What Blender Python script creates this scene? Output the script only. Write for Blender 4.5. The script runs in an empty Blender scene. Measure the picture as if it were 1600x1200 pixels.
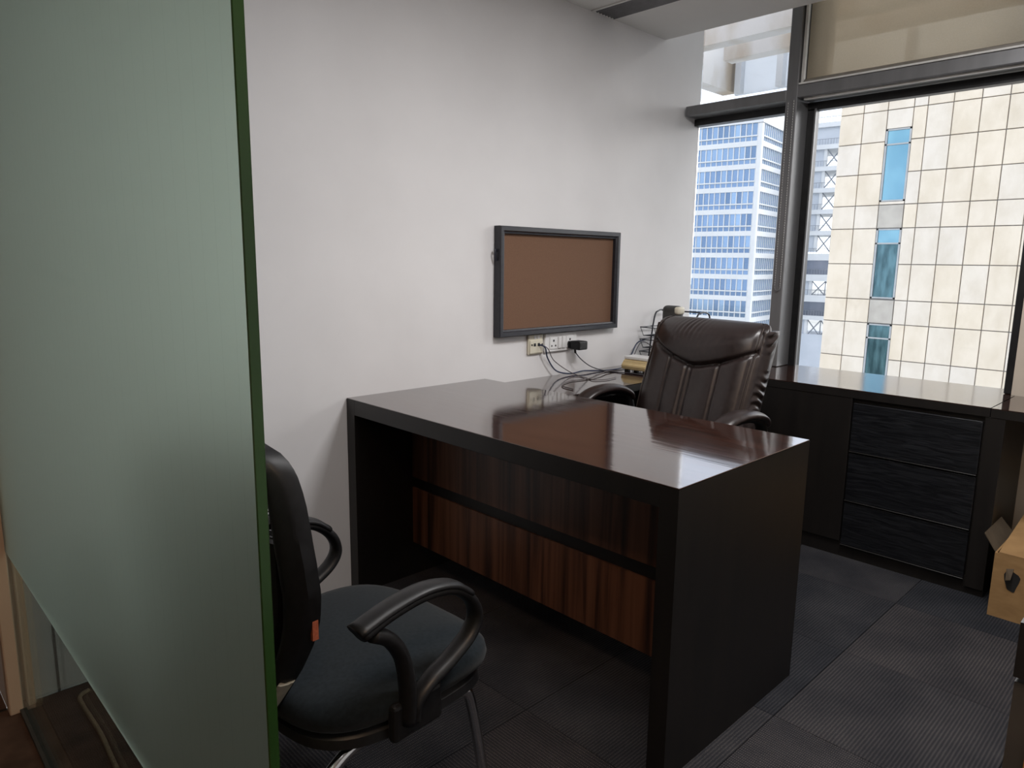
import bpy, bmesh, math, random
from mathutils import Vector, Matrix, noise
random.seed(7)
S = bpy.context.scene
COL = S.collection
R = math.radians

# ------------------------------------------------------------------ camera
cam_d = bpy.data.cameras.new('camera'); cam = bpy.data.objects.new('camera', cam_d); COL.objects.link(cam)
YAW, PIT, ROL = R(44.122), R(-9.783), R(0.756)
fwd = Vector((math.cos(PIT)*math.sin(YAW), math.cos(PIT)*math.cos(YAW), math.sin(PIT)))
rgt = Vector((math.cos(YAW), -math.sin(YAW), 0)); upv = rgt.cross(fwd)
r2 = rgt*math.cos(ROL)+upv*math.sin(ROL); u2 = upv*math.cos(ROL)-rgt*math.sin(ROL)
mw = Matrix((r2, u2, -fwd)).transposed().to_4x4(); mw.translation = Vector((0.133, -2.293, 1.268))
cam.matrix_world = mw
cam_d.sensor_width = 36; cam_d.lens = 1110.4/1600*36; cam_d.clip_start = .02; cam_d.clip_end = 2000
S.camera = cam
# ------------------------------------------------------------------ world: bright overcast sky
W = bpy.data.worlds.new('overcast_sky'); S.world = W; W.use_nodes = True
nt = W.node_tree; nt.nodes.clear()
out = nt.nodes.new('ShaderNodeOutputWorld'); bg = nt.nodes.new('ShaderNodeBackground')
tc = nt.nodes.new('ShaderNodeTexCoord'); nz = nt.nodes.new('ShaderNodeTexNoise'); cr = nt.nodes.new('ShaderNodeValToRGB')
nz.inputs['Scale'].default_value = 3.0; nz.inputs['Detail'].default_value = 5
cr.color_ramp.elements[0].position = .3; cr.color_ramp.elements[0].color = (.70, .80, 1, 1)
cr.color_ramp.elements[1].position = .7; cr.color_ramp.elements[1].color = (.95, .97, 1, 1)
nt.links.new(tc.outputs['Generated'], nz.inputs['Vector']); nt.links.new(nz.outputs['Fac'], cr.inputs['Fac'])
nt.links.new(cr.outputs['Color'], bg.inputs['Color']); nt.links.new(bg.outputs['Background'], out.inputs['Surface'])
bg.inputs['Strength'].default_value = 2.4
# hazy sun behind thin cloud, high beyond the facing buildings
sun_d = bpy.data.lights.new('hazy_sun', 'SUN'); sun_d.energy = 5.0; sun_d.angle = R(70); sun_d.color = (1, .97, .93)
sun = bpy.data.objects.new('hazy_sun', sun_d); COL.objects.link(sun)
sun.rotation_euler = Vector((-.62, .52, -.58)).to_track_quat('-Z', 'Y').to_euler()
S.view_settings.view_transform = 'Standard'; S.view_settings.look = 'None'
S.view_settings.gamma = 1; S.view_settings.use_curve_mapping = False; S.view_settings.exposure = 0.0
S.cycles.max_bounces = 12; S.cycles.diffuse_bounces = 6; S.cycles.glossy_bounces = 5; S.cycles.transmission_bounces = 8
S.cycles.transparent_max_bounces = 12; S.cycles.caustics_reflective = False; S.cycles.caustics_refractive = False
S.cycles.sample_clamp_indirect = 6
def area(name, loc, size, e, col, rot=(0, 0, 0)):
    d = bpy.data.lights.new(name, 'AREA'); d.shape = 'RECTANGLE'; d.size, d.size_y = size; d.energy = e; d.color = col
    o = bpy.data.objects.new(name, d); COL.objects.link(o); o.location = loc; o.rotation_euler = rot
    return o
# unseen office fill panels added to brighten the room, and the warm corridor lamp
area('office_fill_light', (2.35, -1.75, 2.40), (.6, .6), 36, (1, .985, .985))
area('office_fill_light', (1.10, -1.55, 2.40), (.6, .6), 13, (1, .985, .985))
area('corridor_ceiling_light', (0, -2.35, 2.40), (.4, .4), 19, (1, .68, .45))

# ------------------------------------------------------------------ materials
def mat(name, col=(.5, .5, .5), rough=.5, metal=0, **kw):
    m = bpy.data.materials.new(name); m.use_nodes = True
    b = m.node_tree.nodes['Principled BSDF']
    b.inputs['Base Color'].default_value = (*col, 1); b.inputs['Roughness'].default_value = rough
    b.inputs['Metallic'].default_value = metal
    for k, v in kw.items(): b.inputs[k.replace('_', ' ')].default_value = v
    return m
def N(m, t, **kw):
    n = m.node_tree.nodes.new('ShaderNode'+t)
    for k, v in kw.items():
        if k.startswith('i_'): n.inputs[k[2:].replace('_', ' ')].default_value = v
        else: setattr(n, k, v)
    return n
def L(m, a, b): m.node_tree.links.new(a, b)
def B(m): return m.node_tree.nodes['Principled BSDF']
def ramp(m, stops):
    r = N(m, 'ValToRGB'); e = r.color_ramp.elements
    while len(e) < len(stops): e.new(.5)
    for i, (p, c) in enumerate(stops): e[i].position = p; e[i].color = (*c, 1)
    return r
def coords(m, scale=(1, 1, 1), kind='Object', rot=(0, 0, 0)):
    t = N(m, 'TexCoord'); mp = N(m, 'Mapping'); mp.inputs['Scale'].default_value = scale; mp.inputs['Rotation'].default_value = rot
    L(m, t.outputs[kind], mp.inputs['Vector']); return mp.outputs['Vector']
def noisy(m, c0, c1, scale=(4, 4, 4), nscale=1, detail=4, bump=0, bdist=.002, lo=.35, hi=.65, rr=None):
    v = coords(m, scale); n = N(m, 'TexNoise', i_Scale=nscale, i_Detail=detail); L(m, v, n.inputs['Vector'])
    r = ramp(m, [(lo, c0), (hi, c1)]); L(m, n.outputs['Fac'], r.inputs['Fac']); L(m, r.outputs['Color'], B(m).inputs['Base Color'])
    if bump:
        bp = N(m, 'Bump', i_Strength=bump, i_Distance=bdist); L(m, n.outputs['Fac'], bp.inputs['Height']); L(m, bp.outputs['Normal'], B(m).inputs['Normal'])
    if rr:
        r3 = N(m, 'MapRange', i_To_Min=rr[0], i_To_Max=rr[1]); L(m, n.outputs['Fac'], r3.inputs['Value']); L(m, r3.outputs['Result'], B(m).inputs['Roughness'])
    return m
M = {}
M['wall'] = noisy(mat('wall_paint', rough=.6), (.74, .73, .735), (.78, .77, .775), (3, 3, 3), bump=.05)
M['ceiling'] = noisy(mat('ceiling_paint', rough=.8), (.80, .79, .765), (.83, .82, .795), (3, 3, 3))
M['pier'] = noisy(mat('beige_pier_paint', rough=.6), (.50, .44, .37), (.55, .48, .40), (3, 3, 3))
M['jamb'] = noisy(mat('beige_jamb_paint', rough=.5), (.60, .47, .36), (.64, .50, .38), (5, 5, 5))
M['alu'] = noisy(mat('grey_aluminium', rough=.38, metal=.35), (.17, .17, .175), (.20, .20, .205), (20, 20, 2))
M['gasket'] = noisy(mat('black_gasket', rough=.35), (.008, .008, .009), (.014, .014, .015), (20, 20, 20))
M['white_line'] = noisy(mat('white_track', rough=.4), (.62, .61, .58), (.70, .69, .66), (20, 20, 20))
M['blackplastic'] = noisy(mat('black_plastic', rough=.42, Specular_IOR_Level=.35), (.006, .006, .0065), (.010, .010, .011), (60, 60, 60), bump=.1, bdist=.0005)
M['meshfab'] = noisy(mat('black_mesh_fabric', rough=.8), (.008, .008, .008), (.02, .02, .02), (200, 200, 200))
M['seatfab'] = noisy(mat('dark_navy_fabric', rough=.9, Sheen_Weight=.08, Specular_IOR_Level=.2), (.006, .0095, .012), (.010, .0145, .018), (120, 120, 120), bump=.3, bdist=.0008)
M['chrome'] = noisy(mat('chrome', rough=.14, metal=1), (.52, .52, .53), (.60, .60, .61), (9, 9, 9))
M['ivory'] = noisy(mat('ivory_plastic', rough=.4), (.66, .62, .50), (.70, .66, .54), (30, 30, 30))
M['whiteplastic'] = noisy(mat('white_plastic', rough=.35), (.74, .74, .74), (.78, .78, .78), (30, 30, 30))
M['cream'] = noisy(mat('cream_plastic', rough=.4), (.60, .47, .25), (.66, .53, .30), (30, 30, 30))
M['hole'] = noisy(mat('dark_socket_hole', rough=.6), (.01, .01, .01), (.02, .02, .02))
M['darkgrey'] = noisy(mat('dark_grey_plastic', rough=.5), (.035, .036, .036), (.05, .05, .048), (40, 40, 40))
M['bluecable'] = noisy(mat('navy_cable', rough=.4), (.012, .022, .06), (.02, .035, .085), (60, 60, 60))
M['greycable'] = noisy(mat('dark_cable', rough=.5), (.03, .03, .04), (.05, .05, .06), (60, 60, 60))
M['beigecable'] = noisy(mat('beige_cable', rough=.5), (.30, .22, .15), (.36, .27, .18), (60, 60, 60))
M['palecable'] = noisy(mat('taupe_cable', rough=.5), (.085, .072, .070), (.12, .10, .098), (60, 60, 60))
M['wire'] = noisy(mat('black_wire', rough=.35), (.010, .012, .020), (.016, .018, .03), (60, 60, 60))
M['orange'] = noisy(mat('orange_tag', rough=.7), (.30, .07, .03), (.40, .10, .04), (200, 200, 200))
M['paper'] = noisy(mat('pale_strip', rough=.5), (.40, .36, .28), (.48, .44, .34), (60, 60, 60))
M['card'] = noisy(mat('cardboard', rough=.8), (.27, .155, .062), (.33, .195, .08), (14, 14, 40), bump=.1)
M['cardshade'] = noisy(mat('shaded_cardboard_inside', rough=.85), (.07, .05, .03), (.09, .065, .04), (14, 14, 14))  # cardboard darkened in colour for the shade on the side flap
M['frame'] = noisy(mat('black_board_frame', rough=.4), (.016, .017, .024), (.024, .025, .032), (6, 60, 60))
M['pin'] = noisy(mat('brown_pinboard_cloth', rough=.9), (.150, .078, .045), (.185, .098, .058), (300, 300, 300), bump=.3, bdist=.0006)
M['leather'] = noisy(mat('brown_black_leather', rough=.34), (.016, .0105, .010), (.024, .016, .015), (55, 55, 55), detail=6, bump=.12, bdist=.0012, rr=(.28, .42))
M['stitch'] = noisy(mat('leather_stitching', rough=.6), (.05, .036, .03), (.07, .05, .04), (200, 200, 200))
# dark stained wood
def wood(name, c0, c1, sc, rough, ns=1.0, coat=0, bump=.0, spec=.5):
    m = mat(name, rough=rough, Coat_Weight=coat, Coat_Roughness=.06, Specular_IOR_Level=spec)
    noisy(m, c0, c1, sc, ns, 8, bump=bump, bdist=.001, lo=.3, hi=.7)
    return m
M['desk'] = wood('dark_desk_veneer', (.005, .0042, .0037), (.009, .0072, .006), (30, 30, 3), .40)
M['cab'] = wood('black_brown_cabinet', (.0065, .0055, .0052), (.011, .009, .008), (30, 30, 3), .42)
def glosstop(name, streak):
    m = mat(name, rough=.10, Specular_IOR_Level=.9, Coat_Weight=.6, Coat_Roughness=.07)
    v = coords(m, streak); n = N(m, 'TexNoise', i_Scale=1.0, i_Detail=6); L(m, v, n.inputs['Vector'])
    r = ramp(m, [(.3, (.018, .008, .006)), (.7, (.045, .018, .012))]); L(m, n.outputs['Fac'], r.inputs['Fac']); L(m, r.outputs['Color'], B(m).inputs['Base Color'])
    n2 = N(m, 'TexNoise', i_Scale=1.0, i_Detail=3); v2 = coords(m, tuple(s*.6 for s in streak)); L(m, v2, n2.inputs['Vector'])
    bp = N(m, 'Bump', i_Strength=.16, i_Distance=.002); L(m, n2.outputs['Fac'], bp.inputs['Height'])
    L(m, bp.outputs['Normal'], B(m).inputs['Normal']); L(m, bp.outputs['Normal'], B(m).inputs['Coat Normal'])
    return m
M['top'] = glosstop('polished_desk_top', (45, 4, 45))
M['ctop'] = glosstop('polished_credenza_top', (40, 4, 40))
# rosewood panels: vertical figure
m = mat('rosewood_panel', rough=.33); v = coords(m, (1, 26, .9)); n = N(m, 'TexNoise', i_Scale=1.0, i_Detail=9, i_Distortion=.5); L(m, v, n.inputs['Vector'])
r = ramp(m, [(.30, (.022, .011, .007)), (.42, (.075, .032, .018)), (.52, (.145, .062, .034)), (.72, (.20, .090, .050))])
L(m, n.outputs['Fac'], r.inputs['Fac'])
v2 = coords(m, (1, 9, .35)); n2 = N(m, 'TexNoise', i_Scale=1.0, i_Detail=5); L(m, v2, n2.inputs['Vector'])
r2_ = ramp(m, [(.36, (.25, .25, .25)), (.46, (1, 1, 1))]); L(m, n2.outputs['Fac'], r2_.inputs['Fac'])
mx = N(m, 'Mix', data_type='RGBA', blend_type='MULTIPLY'); mx.inputs[0].default_value = 1
L(m, r.outputs['Color'], mx.inputs[6]); L(m, r2_.outputs['Color'], mx.inputs[7]); L(m, mx.outputs[2], B(m).inputs['Base Color']); M['rose'] = m
# embossed black drawer leatherette
m = mat('embossed_black_leatherette', (.006, .0065, .008), .36); v = coords(m, (1, 7, 70)); n = N(m, 'TexNoise', i_Scale=1.2, i_Detail=3, i_Distortion=1.2); L(m, v, n.inputs['Vector'])
r = ramp(m, [(.4, (.004, .0045, .006)), (.7, (.014, .015, .018))]); L(m, n.outputs['Fac'], r.inputs['Fac']); L(m, r.outputs['Color'], B(m).inputs['Base Color'])
bp = N(m, 'Bump', i_Strength=.55, i_Distance=.003); L(m, n.outputs['Fac'], bp.inputs['Height']); L(m, bp.outputs['Normal'], B(m).inputs['Normal']); M['croc'] = m
# carpet tile: fine dashed ribs, tone changes per tile
m = mat('carpet_tile', rough=.95, Specular_IOR_Level=.15)
v = coords(m, (1, 1, 1)); sp = N(m, 'SeparateXYZ'); L(m, v, sp.inputs[0])
wv = N(m, 'TexWave', i_Scale=34.0, i_Distortion=1.5, i_Detail=2.0); wv.bands_direction = 'Y'; wv.inputs['Detail Scale'].default_value = 3; L(m, v, wv.inputs['Vector'])
w2 = N(m, 'TexWave', i_Scale=62.0, i_Distortion=4.0, i_Detail=2.0); w2.bands_direction = 'X'; L(m, v, w2.inputs['Vector'])
mm = N(m, 'Math', operation='MULTIPLY'); L(m, wv.outputs['Fac'], mm.inputs[0]); L(m, w2.outputs['Fac'], mm.inputs[1])
oi = N(m, 'ObjectInfo'); n = N(m, 'TexNoise', i_Scale=4.0, i_Detail=5); L(m, v, n.inputs['Vector'])
rA = ramp(m, [(.0, (.026, .027, .031)), (.5, (.044, .044, .049)), (.9, (.11, .103, .10))]); L(m, mm.outputs[0], rA.inputs['Fac'])
rB = ramp(m, [(0, (.62, .66, .72)), (.5, (1, .98, .98)), (1, (1.15, 1.05, 1.0))]); L(m, oi.outputs['Random'], rB.inputs['Fac'])
rC = ramp(m, [(.35, (.6, .62, .66)), (.65, (1.1, 1.08, 1.06))]); L(m, n.outputs['Fac'], rC.inputs['Fac'])
x1 = N(m, 'Mix', data_type='RGBA', blend_type='MULTIPLY'); x1.inputs[0].default_value = 1; x2 = N(m, 'Mix', data_type='RGBA', blend_type='MULTIPLY'); x2.inputs[0].default_value = 1
L(m, rA.outputs['Color'], x1.inputs[6]); L(m, rB.outputs['Color'], x1.inputs[7]); L(m, x1.outputs[2], x2.inputs[6]); L(m, rC.outputs['Color'], x2.inputs[7]); L(m, x2.outputs[2], B(m).inputs['Base Color'])
bp = N(m, 'Bump', i_Strength=.6, i_Distance=.003); L(m, mm.outputs[0], bp.inputs['Height']); L(m, bp.outputs['Normal'], B(m).inputs['Normal']); M['carpet'] = m
M['carpetb'] = noisy(mat('brown_corridor_carpet', rough=.95, Specular_IOR_Level=.15), (.07, .042, .032), (.13, .08, .062), (9, 9, 9), detail=7, bump=.5, bdist=.003)
# clear glass: transparent + thin reflection
def clear(name, tint, refl=.06):
    m = bpy.data.materials.new(name); m.use_nodes = True; t = m.node_tree; t.nodes.clear()
    o = N(m, 'OutputMaterial'); tr = N(m, 'BsdfTransparent'); tr.inputs['Color'].default_value = (*tint, 1)
    g = N(m, 'BsdfGlossy', i_Roughness=.02); fr = N(m, 'Fresnel', i_IOR=1.45); k = N(m, 'Math', operation='MULTIPLY'); k.inputs[1].default_value = .7
    mxs = N(m, 'MixShader'); L(m, fr.outputs[0], k.inputs[0]); L(m, k.outputs[0], mxs.inputs[0]); L(m, tr.outputs[0], mxs.inputs[1]); L(m, g.outputs[0], mxs.inputs[2]); L(m, mxs.outputs[0], o.inputs['Surface'])
    return m
M['pane'] = clear('window_glass', (.925, .925, .92))
M['doorglass'] = clear('clear_door_glass', (.86, .93, .87))
# frosted film on green glass with faint vertical ruling
m = mat('frosted_green_glass', (.78, .93, .80), .40, Transmission_Weight=1.0, IOR=1.33)
v = coords(m, (1, 1, 1)); sp = N(m, 'SeparateXYZ'); L(m, v, sp.inputs[0])
wv = N(m, 'TexWave', i_Scale=9.0, i_Distortion=0.0); wv.bands_direction = 'Y'; wv.wave_profile = 'SAW'; L(m, v, wv.inputs['Vector'])
r = ramp(m, [(.0, (.62, .80, .69)), (.05, (.72, .91, .80)), (1, (.72, .91, .80))]); L(m, wv.outputs['Fac'], r.inputs['Fac']); L(m, r.outputs['Color'], B(m).inputs['Base Color'])
M['frost'] = m
M['greenedge'] = noisy(mat('green_glass_edge', rough=.18, Transmission_Weight=.35), (.022, .075, .016), (.032, .105, .022), (3, 3, 4))
M['orangereflection'] = noisy(mat('painted_edge_reflection', rough=.4), (.38, .17, .05), (.44, .20, .06), (3, 3, 8))  # orange reflection on the glass edge, put in as a coloured strip
# translucent roller blind
m = bpy.data.materials.new('roller_blind_fabric'); m.use_nodes = True; t = m.node_tree; t.nodes.clear()
o = N(m, 'OutputMaterial'); tl = N(m, 'BsdfTranslucent'); df = N(m, 'BsdfDiffuse'); tr = N(m, 'BsdfTransparent')
tl.inputs['Color'].default_value = (.88, .80, .68, 1); df.inputs['Color'].default_value = (.40, .37, .33, 1); tr.inputs['Color'].default_value = (.66, .60, .51, 1)
v = coords(m, (60, 60, 60)); n = N(m, 'TexNoise', i_Scale=3.0); L(m, v, n.inputs['Vector'])
a = N(m, 'MixShader'); a.inputs[0].default_value = .2; b_ = N(m, 'MixShader'); mr = N(m, 'MapRange', i_To_Min=.58, i_To_Max=.64); L(m, n.outputs['Fac'], mr.inputs['Value']); L(m, mr.outputs['Result'], b_.inputs[0])
L(m, tl.outputs[0], a.inputs[1]); L(m, df.outputs[0], a.inputs[2]); L(m, a.outputs[0], b_.inputs[1]); L(m, tr.outputs[0], b_.inputs[2]); L(m, b_.outputs[0], o.inputs['Surface']); M['blind'] = m
M['blindrail'] = noisy(mat('taupe_blind_rail', rough=.45), (.17, .155, .13), (.20, .18, .155), (20, 20, 20))
# outside
m = mat('cream_stone_tile', rough=.55); oi = N(m, 'ObjectInfo'); r = ramp(m, [(0, (.75, .665, .55)), (.45, (.77, .68, .555)), (.7, (.755, .68, .58)), (1, (.74, .68, .605))]); L(m, oi.outputs['Random'], r.inputs['Fac'])
v = coords(m, (1.4, 1.4, .9)); n = N(m, 'TexNoise', i_Scale=1.0, i_Detail=8, i_Roughness=.65); L(m, v, n.inputs['Vector'])
rs = ramp(m, [(.30, (.86, .84, .80)), (.6, (1, 1, 1))]); L(m, n.outputs['Fac'], rs.inputs['Fac'])
mx = N(m, 'Mix', data_type='RGBA', blend_type='MULTIPLY'); mx.inputs[0].default_value = 1; L(m, r.outputs['Color'], mx.inputs[6]); L(m, rs.outputs['Color'], mx.inputs[7]); L(m, mx.outputs[2], B(m).inputs['Base Color']); M['tile'] = m
M['joint'] = noisy(mat('grey_tile_joint', rough=.9), (.24, .235, .23), (.28, .275, .27), (3, 3, 3))
M['sill'] = noisy(mat('grey_stained_stone', rough=.7), (.42, .39, .35), (.52, .49, .44), (2, 2, 2), detail=8)
M['winblue'] = noisy(mat('blue_reflective_glass', rough=.06, metal=.75), (.13, .28, .37), (.21, .40, .48), (.8, .8, .5))
M['winteal'] = noisy(mat('teal_glass_reflections', rough=.06, metal=.6), (.03, .075, .09), (.10, .20, .23), (1, 5, 1.2), detail=3)  # lower windows: darker reflections put into the mottled glass colour
M['wframe'] = noisy(mat('pale_window_frame', rough=.5), (.36, .38, .40), (.42, .44, .45), (3, 3, 3))
m = mat('blue_curtain_glass', rough=.08, metal=.7); oi = N(m, 'ObjectInfo'); r = ramp(m, [(0, (.12, .19, .30)), (.6, (.18, .275, .42)), (1, (.27, .39, .54))]); L(m, oi.outputs['Random'], r.inputs['Fac']); L(m, r.outputs['Color'], B(m).inputs['Base Color']); M['tglass'] = m
M['tglass2'] = noisy(mat('lightened_curtain_glass', rough=.1, metal=.25), (.16, .24, .36), (.26, .36, .50), (.3, .3, .2))  # right face of the same glass, colour lightened against its dark reflections
M['twhite'] = noisy(mat('white_tower_cladding', rough=.6), (.62, .64, .66), (.66, .68, .70), (.3, .3, .6), detail=6)
M['tgrey'] = noisy(mat('grey_blue_tower_panel', rough=.6), (.50, .54, .60), (.56, .60, .66), (.3, .3, .3))
M['tdark'] = noisy(mat('dark_tower_glazing', rough=.15, metal=.4), (.12, .14, .18), (.18, .20, .25), (.5, .5, .1))
M['truss'] = noisy(mat('grey_truss_steel', rough=.5), (.18, .20, .23), (.22, .24, .27), (1, 1, 1))
M['ground'] = noisy(mat('city_ground', rough=.9), (.24, .25, .23), (.38, .38, .37), (.02, .02, .02), detail=8)
M['fin'] = noisy(mat('stained_white_concrete', rough=.8), (.40, .34, .27), (.60, .60, .61), (2.5, 2.5, 1.2), detail=8, lo=.34, hi=.52)
M['canopy'] = noisy(mat('pale_canopy_panel', rough=.5), (.50, .53, .57), (.58, .60, .63), (1, 1, 1))

m = bpy.data.materials.new('translucent_canopy_sheet'); m.use_nodes = True; t = m.node_tree; t.nodes.clear()
o = N(m, 'OutputMaterial'); tl = N(m, 'BsdfTranslucent'); df = N(m, 'BsdfDiffuse'); a = N(m, 'MixShader'); a.inputs[0].default_value = .4
tl.inputs['Color'].default_value = (.80, .84, .90, 1); df.inputs['Color'].default_value = (.6, .63, .68, 1)
v = coords(m, (1.5, 1.5, 1.5)); n = N(m, 'TexNoise', i_Scale=1.0, i_Detail=5); L(m, v, n.inputs['Vector']); r = ramp(m, [(.3, (.62, .64, .66)), (.6, (.84, .88, .93))]); L(m, n.outputs['Fac'], r.inputs['Fac']); L(m, r.outputs['Color'], tl.inputs['Color'])
L(m, tl.outputs[0], a.inputs[1]); L(m, df.outputs[0], a.inputs[2]); L(m, a.outputs[0], o.inputs['Surface']); M['sheet'] = m
# ------------------------------------------------------------------ helpers
WM = {}
def thing(name, label, cat, loc=(0, 0, 0), rotz=0, group=None):
    o = bpy.data.objects.new(name, None); COL.objects.link(o); o.location = loc; o.rotation_euler = (0, 0, rotz); o.empty_display_size = .1
    o['label'] = label; o['category'] = cat
    if group: o['group'] = group
    WM[o.name] = Matrix.Translation(loc) @ Matrix.Rotation(rotz, 4, 'Z'); return o
def tag(o, label, cat, group=None):
    o['label'] = label; o['category'] = cat
    if group: o['group'] = group
    return o
def obj(name, bm, m, parent=None, label=None, kind=None, smooth=False, local=False):
    me = bpy.data.meshes.new(name)
    if parent is not None and not local: bmesh.ops.transform(bm, matrix=WM[parent.name].inverted(), verts=bm.verts)
    bmesh.ops.recalc_face_normals(bm, faces=bm.faces)
    bm.to_mesh(me); bm.free(); me.materials.append(M[m])
    if smooth:
        for p in me.polygons: p.use_smooth = True
        if smooth == 'auto':
            me.set_sharp_from_angle(angle=R(35))
    o = bpy.data.objects.new(name, me); COL.objects.link(o)
    if parent is not None: o.parent = parent; WM[o.name] = WM[parent.name]
    else: WM[o.name] = Matrix.Identity(4)
    if label: o['label'] = label
    if kind: o['kind'] = kind
    return o
def box(bm, x0, x1, y0, y1, z0, z1, bev=0, seg=1):
    x0, x1 = sorted((x0, x1)); y0, y1 = sorted((y0, y1)); z0, z1 = sorted((z0, z1))
    g = bmesh.ops.create_cube(bm, size=1, matrix=Matrix.Translation(((x0+x1)/2, (y0+y1)/2, (z0+z1)/2)) @ Matrix.Diagonal((x1-x0, y1-y0, z1-z0, 1)))
    if bev:
        ed = list({e for v in g['verts'] for e in v.link_edges})
        bmesh.ops.bevel(bm, geom=ed, offset=bev, segments=seg, profile=.5, affect='EDGES')
    return bm
def bx(*a, **k): return box(bmesh.new(), *a, **k)
def catmull(P, n=8):
    P = [Vector(p) for p in P]; out = []
    for i in range(len(P)-1):
        a = P[i-1] if i else P[0]*2-P[1]; b, c = P[i], P[i+1]; d = P[i+2] if i+2 < len(P) else P[-1]*2-P[-2]
        for k in range(n):
            t = k/n; out.append(.5*((2*b)+(c-a)*t+(2*a-5*b+4*c-d)*t*t+(3*b-a-3*c+d)*t**3))
    out.append(P[-1]); return out
def tube(bm, P, r, seg=8, smooth=0, rb=None, upv=(0, 0, 1), closed=False, rad=None):
    """sweep an ellipse (r across, rb along up) along P; rad(t) scales"""
    P = catmull(P, smooth) if smooth else [Vector(p) for p in P]
    rb = rb or r; n = len(P); rings = []; side = None
    for i, p in enumerate(P):
        if closed: t = P[(i+1) % n]-P[i-1]
        else: t = P[min(i+1, n-1)]-P[max(i-1, 0)]
        t.normalize()
        s = t.cross(Vector(upv))
        if s.length < .2: s = side if side else t.orthogonal()
        s = (s-t*s.dot(t)).normalized()
        if side and s.dot(side) < 0: s = -s
        side = s; u = s.cross(t); k = rad(i/(n-1)) if rad else 1
        rings.append([bm.verts.new(p+s*(r*k*math.cos(a))+u*(rb*k*math.sin(a))) for a in [2*math.pi*j/seg for j in range(seg)]])
    for i in range(n if closed else n-1):
        A, Bq = rings[i], rings[(i+1) % n]
        for j in range(seg): bm.faces.new((A[j], A[(j+1) % seg], Bq[(j+1) % seg], Bq[j]))
    if not closed: bm.faces.new(rings[0][::-1]); bm.faces.new(rings[-1])
    return bm
def lathe(bm, prof, c=(0, 0, 0), seg=20):
    rings = []
    for r_, z in prof: rings.append([bm.verts.new((c[0]+r_*math.cos(2*math.pi*j/seg), c[1]+r_*math.sin(2*math.pi*j/seg), c[2]+z)) for j in range(seg)])
    for A, Bq in zip(rings, rings[1:]):
        for j in range(seg): bm.faces.new((A[j], A[(j+1) % seg], Bq[(j+1) % seg], Bq[j]))
    bm.faces.new(rings[0][::-1]); bm.faces.new(rings[-1]); return bm
def grid_solid(bm, F, Bk, nu, nv):
    """closed solid from a front and a back point function over (u,v) in [0,1]"""
    f = [[bm.verts.new(F(i/nu, j/nv)) for j in range(nv+1)] for i in range(nu+1)]
    b = [[bm.verts.new(Bk(i/nu, j/nv)) for j in range(nv+1)] for i in range(nu+1)]
    for i in range(nu):
        for j in range(nv):
            bm.faces.new((f[i][j], f[i+1][j], f[i+1][j+1], f[i][j+1])); bm.faces.new((b[i][j], b[i][j+1], b[i+1][j+1], b[i+1][j]))
    for i in range(nu):
        bm.faces.new((f[i][0], b[i][0], b[i+1][0], f[i+1][0])); bm.faces.new((f[i][nv], f[i+1][nv], b[i+1][nv], b[i][nv]))
    for j in range(nv):
        bm.faces.new((f[0][j], f[0][j+1], b[0][j+1], b[0][j])); bm.faces.new((f[nu][j], b[nu][j], b[nu][j+1], f[nu][j+1]))
    return bm
def struct(name, bm, m, parent=None, **k): return obj(name, bm, m, parent, kind='structure', **k)

# ------------------------------------------------------------------ room shell
XE, HC, XW = 3.438, 2.413, 3.80          # ceiling edge, ceiling height, glass line
GX = .42                                  # glass partition plane
wl = struct('wall_left', bx(.386, XW, 0, .16, 0, 2.9), 'wall')
struct('wall_passage', bx(-1.6, .386, 1.2, 1.3, 0, 2.9), 'wall')
struct('wall_passage_side', bx(.386, .46, .16, 1.3, 0, 2.9), 'wall')
struct('wall_corridor', bx(-1.75, -1.6, -5, 1.3, 0, 2.9), 'wall')
struct('wall_back', bx(-1.75, 3.9, -5.15, -5, 0, 2.9), 'wall')
struct('wall_right', bx(GX, 3.85, -3.45, -3.3, 0, 2.9), 'wall')
struct('wall_window', bx(3.645, 3.98, -3.3, -1.650, 0, 2.9), 'pier')
struct('wall_upper', bx(3.70, 3.98, -3.3, 4, 2.9, 9), 'wall')
struct('wall_facade', bx(3.80, 3.98, .16, 4, -6, 2.9), 'wall')
struct('wall_sill', bx(3.775, 3.83, -1.650, 0, 0, .708), 'wall')
struct('ceiling', bx(-1.75, XE, -5.0, 0, HC, HC+.1), 'ceiling')
struct('ceiling_passage', bx(-1.6, .386, 0, 1.2, HC, HC+.1), 'ceiling')
struct('floor_passage', bx(-1.6, .386, .02, 1.2, -.12, -.001), 'carpetb')
struct('ceiling_pocket', bx(XE, 3.98, -3.3, 0, 2.80, 2.9), 'ceiling')
struct('wall_pocket', bx(XE-.02, XE, -3.3, 0, HC+.1, 2.80), 'ceiling')
fl = struct('floor', bx(-1.75, 3.9, -5.0, .02, -.12, -.006), 'hole')
T = .5
tile_me = None
for i in range(-5, 8):
    for j in range(0, 10):
        x0, y1 = GX+.06+i*T-.02, -j*T
        x1 = min(x0+T, 3.75)
        if x1 <= -1.6 or x0 >= 3.75: continue
        inside = x0 > .40
        if y1-T < -3.3 and inside: continue
        x0c = max(x0, -1.6)
        bm = bmesh.new(); box(bm, -(x1-x0c)/2+.0008, (x1-x0c)/2-.0008, -T/2+.0008, T/2-.0008, -.006, 0, bev=.0012)
        o = obj('carpet_tile', bm, 'carpet' if inside else 'carpetb', fl, local=True)
        o.location = ((x0c+x1)/2, y1-T/2, 0)
        if (i*3+j*5) % 4 == 1: o.rotation_euler[2] = math.pi/2 if x1-x0c > T-.01 else 0
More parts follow.
